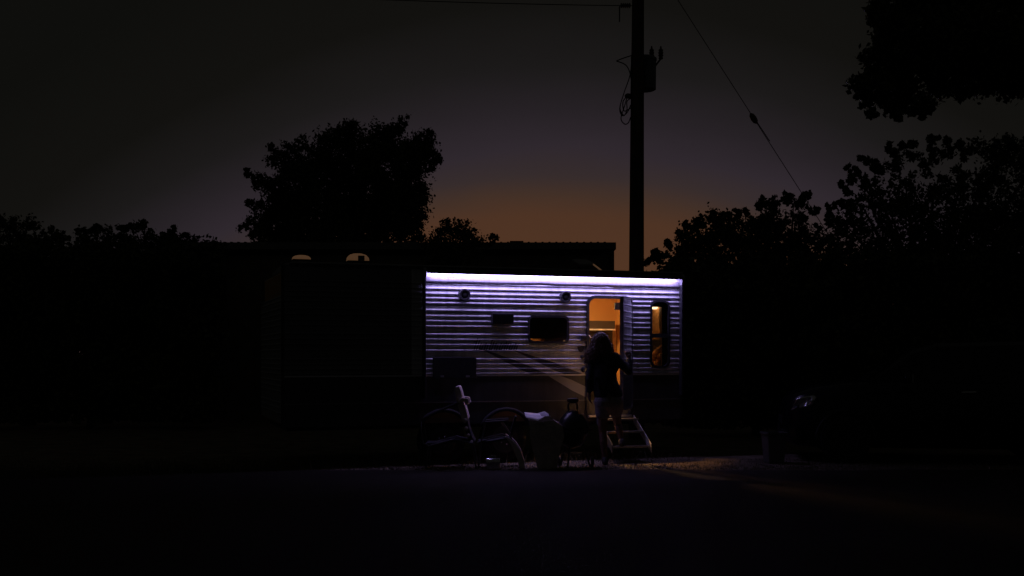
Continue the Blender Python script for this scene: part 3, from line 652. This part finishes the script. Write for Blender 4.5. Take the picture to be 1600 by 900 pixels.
# stations: x, z_bottom, sill half-width, z_shoulder, shoulder half-width, z_top, top half-width
stn = [(0.0, .36, .50, .62, .55, .70, .45), (.05, .27, .62, .70, .68, .84, .58), (.16, .23, .76, .80, .80, .95, .70), (.40, .22, .86, .90, .88, 1.03, .78), (.85, .22, .90, .96, .91, 1.10, .80),
       (1.35, .22, .91, 1.0, .92, 1.14, .80), (2.2, .22, .92, 1.02, .93, 1.12, .84), (3.2, .22, .92, 1.04, .93, 1.13, .84), (4.0, .24, .91, 1.04, .92, 1.14, .82), (4.45, .30, .87, 1.03, .88, 1.12, .76), (4.62, .40, .78, .95, .80, 1.05, .68)]
def sect(s):
    x, zb_, ws_, zs_, wsh, zt_, wt_ = s
    half = [(ws_*.9, zb_), (ws_, zb_+.06), (ws_*1.005+.01, (zb_+zs_)/2), (wsh, zs_-.05), (wsh*.985, zs_), ((wsh+wt_)/2*.985, (zs_+zt_)/2+.02), (wt_, zt_), (wt_*.5, zt_+.018)]
    return [(x, -y, z) for y, z in half]+[(x, y, z) for y, z in half[::-1]]
mb = MB(); ss = [sect(s) for s in stn]; k_ = len(ss[0])
mb.add([p for s in ss for p in s], [(i*k_+j, i*k_+(j+1) % k_, (i+1)*k_+(j+1) % k_, (i+1)*k_+j) for i in range(len(ss)-1) for j in range(k_)]+[tuple(range(k_)), tuple(range((len(ss)-1)*k_, len(ss)*k_))])
body = mb.build('body', paint, car, local=True, smooth=True)
gh = [(1.15, 1.12, .80, 1.13, .79), (1.75, 1.10, .84, 1.58, .64), (2.1, 1.10, .84, 1.68, .62), (3.2, 1.10, .84, 1.70, .62), (3.9, 1.10, .83, 1.64, .62), (4.4, 1.10, .78, 1.14, .70)]
mb = MB(); vs = []
for x, zb_, wb_, zt_, wt_ in gh: vs += [(x, -wb_, zb_), (x, -wt_-.02, zt_-.05 if zt_ > 1.2 else zt_), (x, -wt_+.08, zt_), (x, 0, zt_+.025), (x, wt_-.08, zt_), (x, wt_+.02, zt_-.05 if zt_ > 1.2 else zt_), (x, wb_, zb_)]
mb.add(vs, [(i*7+j, i*7+(j+1) % 7, i*7+7+(j+1) % 7, i*7+7+j) for i in range(5) for j in range(7)]+[tuple(range(7)), tuple(range(35, 42))]).build('cabin', paint, car, local=True, smooth=False)
def side_pt(x, z, off, sg):
    for i in range(len(gh)-1):
        if gh[i][0] <= x <= gh[i+1][0]:
            u = (x-gh[i][0])/(gh[i+1][0]-gh[i][0]); q = [gh[i][n_]*(1-u)+gh[i+1][n_]*u for n_ in range(5)]
            t = (z-q[1])/max(.01, (q[3]-.05-q[1])); return (x, sg*(q[2]*(1-t)+(q[4]+.02)*t+off), z)
for sg in (-1, 1):
    for quad in ([(1.62, 1.16), (2.55, 1.15), (2.5, 1.58), (2.05, 1.57)], [(2.63, 1.15), (3.5, 1.15), (3.45, 1.56), (2.58, 1.58)], [(3.58, 1.16), (4.15, 1.17), (3.9, 1.5), (3.54, 1.55)]):
        pa = [side_pt(x, z, .006, sg) for x, z in quad]; pb = [side_pt(x, z, -.01, sg) for x, z in quad]
        MB().hexa(pb, pa).build('side_window', carg, car, local=True)
    mir = MB().ball((1.62, sg*1.0, 1.19), .1, 12, (.6, 1, .75)).build('door_mirror', paint, car, local=True, smooth=True)
    MB().box((1.68, sg*1.0-.075, 1.13), (1.69, sg*1.0+.075, 1.25)).build('mirror_glass', chrome, mir, local=True)
    for x in (2.35, 3.35):
        MB().capsule((x, sg*.958, 1.0+.05*(x-2.35)), (x+.17, sg*.958, 1.005+.05*(x-2.35)), .014, .014, 8).build('door_handle', chrome, car, local=True, smooth=True)
    for x in (.82, 3.62):
        wl = MB().lathe([(.05, -.1), (.2, -.1), (.225, -.07), (.225, .09)] if sg < 0 else [(.225, -.09), (.225, .07), (.2, .1), (.05, .1)], (x, sg*.83, .34), 24, 'y').build('wheel', alu, car, local=True)
        MB().lathe([(.23, -.11), (.31, -.115), (.34, -.08), (.34, .08), (.31, .115), (.23, .11)], (x, sg*.83, .34), 28, 'y').build('tyre', mat('tyre_rubber', (.02,)*3), wl, local=True, smooth=True)
        MB().tube([(x+.40*math.cos(math.radians(q)), sg*.935, .34+.40*math.sin(math.radians(q))) for q in range(-10, 191, 12)], .02, 8).build('wheel_arch', trim, car, local=True, smooth=True)
    # headlamp: clear wrap-round lens; white strip and chrome trim added to catch a glint
    hl_ = [(.10, sg*.70, .72), (.36, sg*.875, .80), (.42, sg*.885, .93), (.20, sg*.80, .885)]
    hp = [Vector(p) for p in hl_]; off = Vector((-.02, sg*.03, .006))
    hlm = MB().hexa([p-off*.5 for p in hp], [p+off for p in hp]).build('headlight', mat('lamp_lens_clear', (.5, .5, .52), .12, .3, .1), car, local=True, bevel=.01)
    MB().hexa([hp[1]+off*.9+Vector((-.03, 0, .005)), hp[1]+off*1.2+Vector((0, 0, .0)), hp[2]+off*1.2, hp[2]+off*.9+Vector((-.03, 0, 0))], [p+Vector((-.002, sg*.008, 0)) for p in (hp[1]+off+Vector((-.03, 0, .005)), hp[1]+off*1.2, hp[2]+off*1.2, hp[2]+off+Vector((-.03, 0, 0)))]).build('glint_strip', mat('glint_white', (.85, .85, .9), .3), hlm, local=True)
    MB().tube([hp[1]+off*1.3, hp[1].lerp(hp[2], .5)+off*1.5+Vector((.01, 0, 0)), hp[2]+off*1.3], .036, 12).tube([hp[2]+off*1.3, hp[3]+off*1.3, hp[3].lerp(hp[0], .5)+off*1.3], .017, 10).build('glint_trim', mat('satin_chrome', (.85, .85, .88), .2, 1., .03), hlm, local=True, smooth=True)
    # added mirror facet, angled to send the light strip's glint to the camera
    nn_ = Vector((-.70, -.61*-sg, .37)).normalized(); vv_ = (Vector((0, 0, 1))-nn_*nn_.z).normalized(); uu_ = nn_.cross(vv_)
    Mc = chainM(car); cc_ = Mc @ ((hp[0]+hp[2])*.5+Vector((.03, sg*.075, .03)))
    g_ = []
    for du in (-1, -.33, .33, 1):
        for dv in (-1, -.4, .2, .7, 1): g_.append(cc_+uu_*(.022*du*(1-.15*dv))+vv_*(.066*dv)-nn_*(.0025*(du*du+dv*dv)))
    m_ = len(g_); bk_ = [q-nn_*.03 for q in g_]
    quads = [(a*5+b_, a*5+b_+1, a*5+b_+6, a*5+b_+5) for a in range(3) for b_ in range(4)]
    rim = [0, 1, 2, 3, 4, 9, 14, 19, 18, 17, 16, 15, 10, 5]
    MB().add(g_+bk_, quads+[tuple(m_+k for k in q[::-1]) for q in quads]+[(rim[k], rim[(k+1) % 14], m_+rim[(k+1) % 14], m_+rim[k]) for k in range(14)]).build('glint_facet', mat('glint_mirror', (.88, .88, .9), .22, 1., .03), hlm, smooth=False)
    MB().ball((.12, sg*.70, .66), .03, 10, (.5, 1, 1.2)).build('indicator', mat('amber_lens', (.6, .2, .04), .2), car, local=True, smooth=True)
MB().hexa([(1.22, -.70, 1.155), (1.22, .70, 1.155), (1.73, .56, 1.575), (1.73, -.56, 1.575)], [(1.20, -.70, 1.165), (1.20, .70, 1.165), (1.71, .56, 1.59), (1.71, -.56, 1.59)]).build('windscreen', carg, car, local=True)
MB().box((-.015, -.42, .50), (.03, .42, .62)).build('grille', trim, car, local=True, bevel=.01)
MB().box((-.03, -.60, .34), (.06, .60, .44)).build('bumper', trim, car, local=True, bevel=.02)
MB().box((-.036, -.2, .40), (-.031, .2, .50)).build('plate_holder', dark, car, local=True)

# ================================================================= utility pole, wires
YU = 20.0
def U(px, py, dy=0.): return P(px, py, YU)+Vector((0, dy, 0))
up_b = U(994.5, 555); up_b.z = 0
pole = thing('utility_pole', up_b, 'tall wooden utility pole with a transformer rising behind the trailer', 'utility pole')
polew = mat('weathered_pole_wood', (.13, .1, .075), .9, 0, .4, 6, .6, .3, (5, 5, .4))
MB().tube([(up_b.x, YU, 0), U(994.5, 420), U(995.5, 200), U(997, 0), U(997.5, -110)], [.142, .134, .122, .106, .10], 18).build('shaft', polew, pole, smooth=True)
tcn_ = U(1011, 100, .32)
tr = MB().lathe([(.17, -.40), (.2, -.385), (.205, .13), (.215, .14), (.215, .18), (.17, .215), (.05, .23)], tcn_, 24).build('transformer', mat('transformer_grey', (.16, .17, .17), .5), pole, smooth=False)
for px, h_, tilt in ((1021.5, .22, 0), (1036, .2, .03)):
    p = U(px, 84, .30); 
    if px > 1030: MB().tube([U(1026, 98, .30), U(1035, 86, .30)], .018, 6).build('bracket', dark, tr)
    MB().lathe([(.03, -.02), (.045, .0), (.03, .02), (.05, .05), (.035, .07), (.05, .1), (.035, .12), (.045, .15), (.02, .17), (.012, .22)], p, 12).build('bushing', mat('porcelain_brown', (.1, .06, .04), .3), tr)
MB().box(U(1003, 120, .1), U(1009, 108, .3)).build('mounting_bracket', dark, pole)
wirem = mat('black_cable', (.02, .02, .02), .6)
def smooth_path(pts, n=6):
    out = []; p = [Vector(q) for q in pts]
    for i in range(len(p)-1):
        a_, b_, c_, d_ = p[max(0, i-1)], p[i], p[i+1], p[min(len(p)-1, i+2)]
        for k in range(n):
            t = k/n; out.append(.5*((2*b_)+(c_-a_)*t+(2*a_-5*b_+4*c_-d_)*t*t+(3*b_-a_-3*c_+d_)*t**3))
    return out+[p[-1]]
for pts in ([(987, 88), (984, 118), (975, 145), (968, 170), (972, 182), (980, 176), (985, 165)], [(963, 96), (978, 104), (985, 122), (987, 150)],
            [(986, 90), (986, 115), (985, 150)], [(980, 150), (976, 165), (970, 185), (975, 194), (981, 193), (985, 184)],
            [(985, 155), (979, 160), (979, 172), (975, 181), (969, 173), (969, 165)], [(963, 96), (972, 93), (988, 87)], [(981, 150), (973, 160), (975, 174), (985, 170)]):
    MB().tube(smooth_path([U(x, y, -.05+.02*math.sin(x)) for x, y in pts]), .010, 6).build('cable_loop', wirem, pole, smooth=True)
MB().ball(U(981, 151, -.05), .065, 12, (1, .8, .75)).build('cable_clamp', dark, pole, smooth=True)
MB().tube([U(968, 10), U(968, 34)], .012, 6).build('wire_tail', wirem, pole)
mb = MB()
for k in range(5): mb.lathe([(.012, -.02), (.045, -.012), (.045, .004), (.012, .02)], U(971+3.2*k, 8.7), 12, 'x')
mb.build('insulator', mat('porcelain_brown', (.1,)*3), pole)
w_ = MB(); A_ = U(988, 9); B_ = Vector((A_.x-26, 14.0, A_.z+.4)); pts = []
for k in range(31):
    u = k/30; p = A_.lerp(B_, u); p.z -= .5*4*u*(1-u); pts.append(p)
w_.tube(pts, .007, 6); ow = w_.build('overhead_wire', wirem, smooth=True); tag(ow, 'thin overhead wire running left from the top of the utility pole', 'wire')
pole2 = thing('utility_pole', (B_.x, B_.y, 0), 'far off wooden utility pole holding the other end of the overhead wire', 'utility pole')
MB().tube([(B_.x, B_.y, 0), (B_.x, B_.y, B_.z+.6)], [.14, .1], 14).build('shaft', polew, pole2, smooth=True)
top = U(997, -97); foot = U(1285, 352); dv = (foot-top); kk = (top.z-0)/(top.z-foot.z); gend = top+dv*kk
gw = thing('guy_wire', (gend.x, gend.y, 0), 'taut guy wire slanting from the pole top down to the right with a strain insulator', 'guy wire')
MB().tube([top, gend], .0065, 6).build('wire', wirem, gw)
ip = U(1177.5, 185); dn = dv.normalized(); MB().tube([ip-dn*.11, ip-dn*.07, ip, ip+dn*.07, ip+dn*.11], [.012, .045, .055, .045, .012], 10).build('strain_insulator', mat('porcelain_brown', (.1,)*3), gw, smooth=True)
MB().tube([ip+dn*.05+Vector((.0, 0, .03)), ip+dn*.5+Vector((.02, 0, .01))], .007, 6).build('wire_clip', wirem, gw)

# ================================================================= long low building behind
YBk = 26.0
bl, brr = P(275, 378, YBk), P(957, 380, YBk)
bu = thing('long_building', ((bl.x+brr.x)/2, YBk, 0), 'long low flat roofed building standing dark behind the trailer', 'building')
zt = P(800, 379, YBk).z
bw = mat('dark_block_wall', (.2, .18, .16), .9, 0, .2, 3, .2)
MB().box((bl.x, YBk, 0), (brr.x-.02, YBk+9, zt-.3)).build('wall', bw, bu)
MB().box((bl.x-.1, YBk-.25, zt-.18), (brr.x+.06, YBk+9.2, zt-.02)).build('roof', mat('roof_sheet', (.2, .2, .2), .6), bu)
for k in range(int((brr.x-bl.x)/.16)):
    x = bl.x+.05+k*.16
    MB().box((x, YBk-.26, zt-.02), (x+.045, YBk+9.2, zt-.006)).build('roof_seam', mat('roof_sheet', (.2,)*3), bu)
for k, px in enumerate((700, 760, 830, 900)):
    p = P(px, 400, YBk); MB().box((p.x-.6, YBk-.03, .9), (p.x+.6, YBk-.001, 2.2)).build('window', trim, bu)
MB().tube([(brr.x-.02, YBk-.12, zt-.18), (brr.x-.02, YBk-.12, .1)], .05, 8).build('downpipe', dark, bu)
p = P(810, 376.5, YBk); MB().box((p.x-.2, YBk+.2, zt+.0), (p.x+.12, YBk+.6, zt+.06)).build('roof_hatch', dark, bu)

# ================================================================= trees
LEAF = leafmat('leaf_green', (.05, .065, .03), (.12, .13, .06)); bark = mat('tree_bark', (.1, .075, .055), .95, 0, .4, 5, .6, .2, (3, 3, .6))
def tree(name, label, blobs, Y, base_px, dens=1., leaf=.12, depth=.8, group='trees around the lot', trunk_r=.22, limbs=10, hole=.0, cat='tree', clump=.26, fork_h=None):
    """blobs: (px,py,r_px); leaf clumps fill each blob, limbs run from the trunk to the blobs"""
    bs = []
    for (px, py, r) in blobs:
        R0 = r*Y/F; yy = Y+RNG.uniform(-1, 1)*depth*(1 if r > 15 else .3); p = P(px, py, yy); bs.append((np.array(p), r*yy/F))
    bx_ = P(base_px, 555, Y); root = thing(name, (bx_.x, Y, 0), label, cat, group)
    pos = []
    for c, R0 in bs:
        nc = max(6, int(58*dens*(R0/.6)**2.1)); nc = min(nc, 1500)
        dirs = RNG.normal(size=(nc, 3)); dirs /= np.linalg.norm(dirs, axis=1)[:, None]
        rad = R0*RNG.uniform(.15, 1, nc)**.45*.93
        cl = min(clump, R0*.5)
        cen = c+dirs*rad[:, None]
        nl = 52 if R0 > .3 else 34
        pp = np.repeat(cen, nl, 0)+RNG.normal(0, 1, (nc*nl, 3))*np.repeat(cl*RNG.uniform(.18, .62, nc), nl)[:, None]; pos.append(pp)
    pos = np.concatenate(pos); pos = pos[pos[:, 2] > .15]; n = len(pos)
    a = RNG.normal(size=(n, 3)); a /= np.linalg.norm(a, axis=1)[:, None]; t = RNG.normal(size=(n, 3)); bq = np.cross(a, t); bq /= np.linalg.norm(bq, axis=1)[:, None]
    ln = leaf*RNG.uniform(.6, 1.25, n)[:, None]; wd = ln*RNG.uniform(.2, .42, n)[:, None]
    nn = np.cross(a, bq)
    v = np.stack([pos-a*ln*.5, pos+bq*wd+nn*ln*.06, pos+a*ln*.5, pos-bq*wd+nn*ln*.06], 1).reshape(-1, 3)-np.array(root.location)
    me = bpy.data.meshes.new('crown'); me.vertices.add(4*n); me.vertices.foreach_set('co', v.ravel().astype(np.float32))
    me.loops.add(4*n); me.loops.foreach_set('vertex_index', np.arange(4*n, dtype=np.int32)); me.polygons.add(n)
    me.polygons.foreach_set('loop_start', np.arange(0, 4*n, 4, dtype=np.int32)); me.polygons.foreach_set('loop_total', np.full(n, 4, np.int32)); me.update(); me.validate()
    me.materials.append(LEAF); o = bpy.data.objects.new('crown', me); COL.objects.link(o); o.parent = root
    # trunk and limbs
    top = np.mean([c for c, r in bs], 0); zt_ = max(1.2, min(c[2] for c, r in bs)+.3)
    fork = Vector((bx_.x*.7+top[0]*.3, Y, fork_h or max(1.3, min(zt_, top[2]*.55))))
    if fork_h: fork.x = bx_.x*.5+top[0]*.5
    MB().tube([(bx_.x, Y, -.05), (bx_.x+.04, Y, .4), ((bx_.x+fork.x)/2, Y, fork.z*.6), fork], [trunk_r*1.35, trunk_r, trunk_r*.85, trunk_r*.7], 10).build('trunk', bark, root, smooth=True)
    order = sorted(bs, key=lambda q: -q[1])[:limbs]
    for c, R0 in order:
        e_ = Vector(c); m_ = fork.lerp(e_, .5)+Vector((0, 0, -.08*(e_-fork).length)); MB().tube([fork-Vector((0, 0, .15)), m_, m_.lerp(e_, .6), e_], [trunk_r*.5, trunk_r*.25, trunk_r*.12, .01], 7).build('limb', bark, root, smooth=True)
    return n
G = 'trees around the lot'
tot = 0
tot += tree('broadleaf_tree', 'large broad crowned tree towering behind the left half of the trailer', [
    (632, 188, 9), (625, 200, 10), (615, 212, 18), (590, 222, 26), (546, 200, 14), (550, 218, 26), (520, 213, 13), (528, 205, 8), (508, 232, 26), (470, 224, 14), (452, 236, 16), (440, 252, 16), (428, 232, 9), (424, 250, 10),
    (458, 262, 22), (668, 214, 11), (660, 232, 24), (680, 240, 11), (684, 252, 7), (640, 250, 34), (672, 258, 12), (600, 262, 40), (555, 265, 42), (505, 275, 40), (465, 290, 36), (428, 292, 20), (405, 280, 13), (390, 276, 9), (386, 268, 5), (398, 290, 10),
    (430, 322, 24), (404, 326, 13), (388, 318, 7), (398, 344, 14), (380, 356, 8), (392, 362, 10), (420, 352, 24), (642, 300, 28), (630, 330, 36), (656, 312, 14), (655, 340, 11), (600, 320, 44), (550, 325, 44), (500, 330, 44), (455, 335, 36), (580, 365, 40), (520, 372, 40), (460, 375, 36), (415, 378, 26), (630, 362, 24)],
    31, 520, dens=1.1, leaf=.095, depth=1.6, trunk_r=.34, limbs=22)
tot += tree('broadleaf_tree', 'rounded small tree between the large tree and the building roofline', [
    (712, 356, 17), (698, 350, 11), (690, 358, 12), (725, 360, 16), (738, 366, 14), (680, 365, 14), (750, 376, 14), (710, 378, 30), (735, 390, 24), (772, 369, 6), (768, 378, 7), (660, 374, 14), (650, 362, 10), (655, 355, 7), (690, 398, 34)],
    22.5, 710, dens=1.3, leaf=.06, depth=.5, trunk_r=.1, limbs=8, clump=.2)
left = [(-30, 358, 30, 0), (10, 356, 26, 0), (50, 358, 20, 0), (88, 363, 14, 0), (102, 362, 10, 0), (126, 365, 13, 1), (147, 356, 10, 1), (153, 350, 5, 1), (170, 362, 14, 1), (190, 358, 12, 1), (196, 352, 6, 1), (212, 350, 12, 2), (225, 352, 10, 2), (240, 362, 14, 2), (252, 364, 9, 2),
        (268, 361, 9, 3), (271, 355, 6, 3), (263, 372, 12, 3), (285, 372, 11, 3), (290, 363, 4, 3), (303, 377, 11, 3), (318, 384, 9, 3)]
names = ['dark bushy tree at the far left edge of the lot', 'low round tree second from the left edge', 'round headed tree in the middle of the left hedge line', 'sloping low tree closing the hedge beside the building']
for k in range(4):
    bl_ = [(x, y+4, r) for x, y, r, q in left if q == k]; xm = sum(q[0] for q in bl_)/len(bl_)
    ex = [(xm+dx, 395+dy, 26) for dx in (-34, -10, 14, 38) for dy in (0, 40, 80, 115)]
    tot += tree('hedge_tree', names[k], bl_+ex, 24+.7*k, xm, dens=.9, leaf=.09, depth=.9, trunk_r=.13, limbs=6)
tot += tree('broadleaf_tree', 'ragged tree right of the utility pole', [
    (1024, 394, 7), (1021, 402, 5), (1030, 402, 5), (1042, 381, 6), (1046, 385, 4), (1012, 408, 7), (1066, 365, 9), (1072, 352, 8), (1095, 345, 8), (1090, 352, 12), (1078, 372, 20), (1058, 395, 18), (1040, 410, 16), (1116, 340, 10), (1128, 338, 11), (1140, 340, 10), (1120, 356, 24), (1151, 331, 6), (1152, 340, 7), (1166, 334, 6), (1150, 362, 26), (1100, 395, 40), (1150, 405, 40), (1060, 425, 30), (1180, 350, 14)],
    25, 1105, dens=1.05, leaf=.09, depth=.9, trunk_r=.2, limbs=10)
tot += tree('broadleaf_tree', 'tree under the guy wire with a knobbly crown', [
    (1190, 322, 12), (1203, 316, 10), (1226, 306, 7), (1232, 304, 5), (1215, 322, 14), (1240, 318, 14), (1256, 308, 6), (1263, 304, 5), (1252, 322, 12), (1270, 328, 8), (1276, 328, 5), (1210, 345, 26), (1243, 338, 14), (1190, 352, 22), (1200, 385, 40), (1250, 375, 26), (1275, 352, 3), (1258, 342, 4), (1282, 372, 18), (1240, 410, 40), (1290, 400, 26), (1180, 420, 30)],
    23.5, 1225, dens=1.05, leaf=.09, depth=.9, trunk_r=.2, limbs=10)
tot += tree('broadleaf_tree', 'tall loose crowned tree at the right edge behind the car', [
    (1345, 246, 5), (1355, 252, 7), (1325, 263, 6), (1338, 266, 8), (1364, 258, 9), (1330, 280, 8), (1314, 288, 5), (1325, 298, 8), (1345, 285, 16), (1375, 262, 12), (1388, 232, 7), (1396, 242, 10), (1411, 228, 6), (1425, 226, 7), (1425, 240, 13), (1400, 262, 18), (1455, 218, 6), (1457, 232, 9), (1466, 215, 4), (1480, 218, 6), (1478, 236, 12), (1500, 225, 8), (1505, 240, 12), (1450, 255, 20), (1530, 235, 20), (1570, 240, 30), (1620, 250, 40), (1660, 270, 50),
    (1370, 290, 20), (1415, 290, 24), (1460, 285, 22), (1505, 275, 22), (1550, 285, 30), (1298, 322, 7), (1296, 335, 6), (1312, 318, 8), (1325, 322, 14), (1300, 345, 12), (1345, 318, 22), (1390, 325, 30), (1440, 325, 34), (1500, 325, 40), (1570, 335, 45), (1640, 340, 50), (1325, 355, 26), (1370, 370, 36), (1430, 380, 44), (1500, 385, 50), (1580, 400, 60), (1320, 390, 30)],
    20.5, 1450, dens=.95, leaf=.085, depth=1., trunk_r=.24, limbs=20)
shr = [(x, y, 30) for x in range(-40, 330, 30) for y in (415, 455, 490, 525, 555, 585, 615, 645)]
tot += tree('hedge', 'long dark hedge along the back left side of the lot', shr, 23, 140, dens=.7, leaf=.13, depth=.4, trunk_r=.06, limbs=6, cat='hedge', group='dark hedges around the lot')
shr = [(x, y, 34) for x in range(1290, 1680, 30) for y in (425, 460, 495, 525, 555, 590, 625, 655)]
tot += tree('hedge', 'dark hedge filling the gap between the car and the right hand trees', shr, 19.5, 1450, dens=.7, leaf=.12, depth=.5, trunk_r=.06, limbs=4, cat='hedge', group='dark hedges around the lot')
shr = [(x, y, 34) for x in range(1050, 1310, 30) for y in (440, 470, 500, 530, 560, 590, 620, 650)]
tot += tree('hedge', 'dark hedge just beyond the right end of the trailer', shr, 21, 1180, dens=.7, leaf=.12, depth=.5, trunk_r=.06, limbs=4, cat='hedge', group='dark hedges around the lot')
tot += tree('broadleaf_tree', 'near tree whose low boughs hang into the upper right corner', [
    (1342, 128, 14), (1350, 150, 16), (1362, 176, 10), (1375, 60, 16), (1366, 95, 20), (1365, 125, 26), (1385, 160, 22), (1405, 178, 9), (1420, 168, 14), (1445, 178, 9), (1372, 20, 24), (1375, -30, 30), (1440, 160, 20), (1470, 145, 16), (1500, 148, 10), (1400, 40, 40), (1410, 110, 44), (1460, 60, 50), (1480, 115, 36), (1520, 130, 26), (1540, 60, 60), (1560, 120, 36), (1620, 100, 60), (1640, 20, 70), (1480, -20, 60), (1560, -60, 70), (1680, 120, 60), (1720, 40, 80)],
    10.5, 1850, dens=6., leaf=.06, depth=.5, trunk_r=.2, limbs=9, clump=.14, fork_h=4.5)
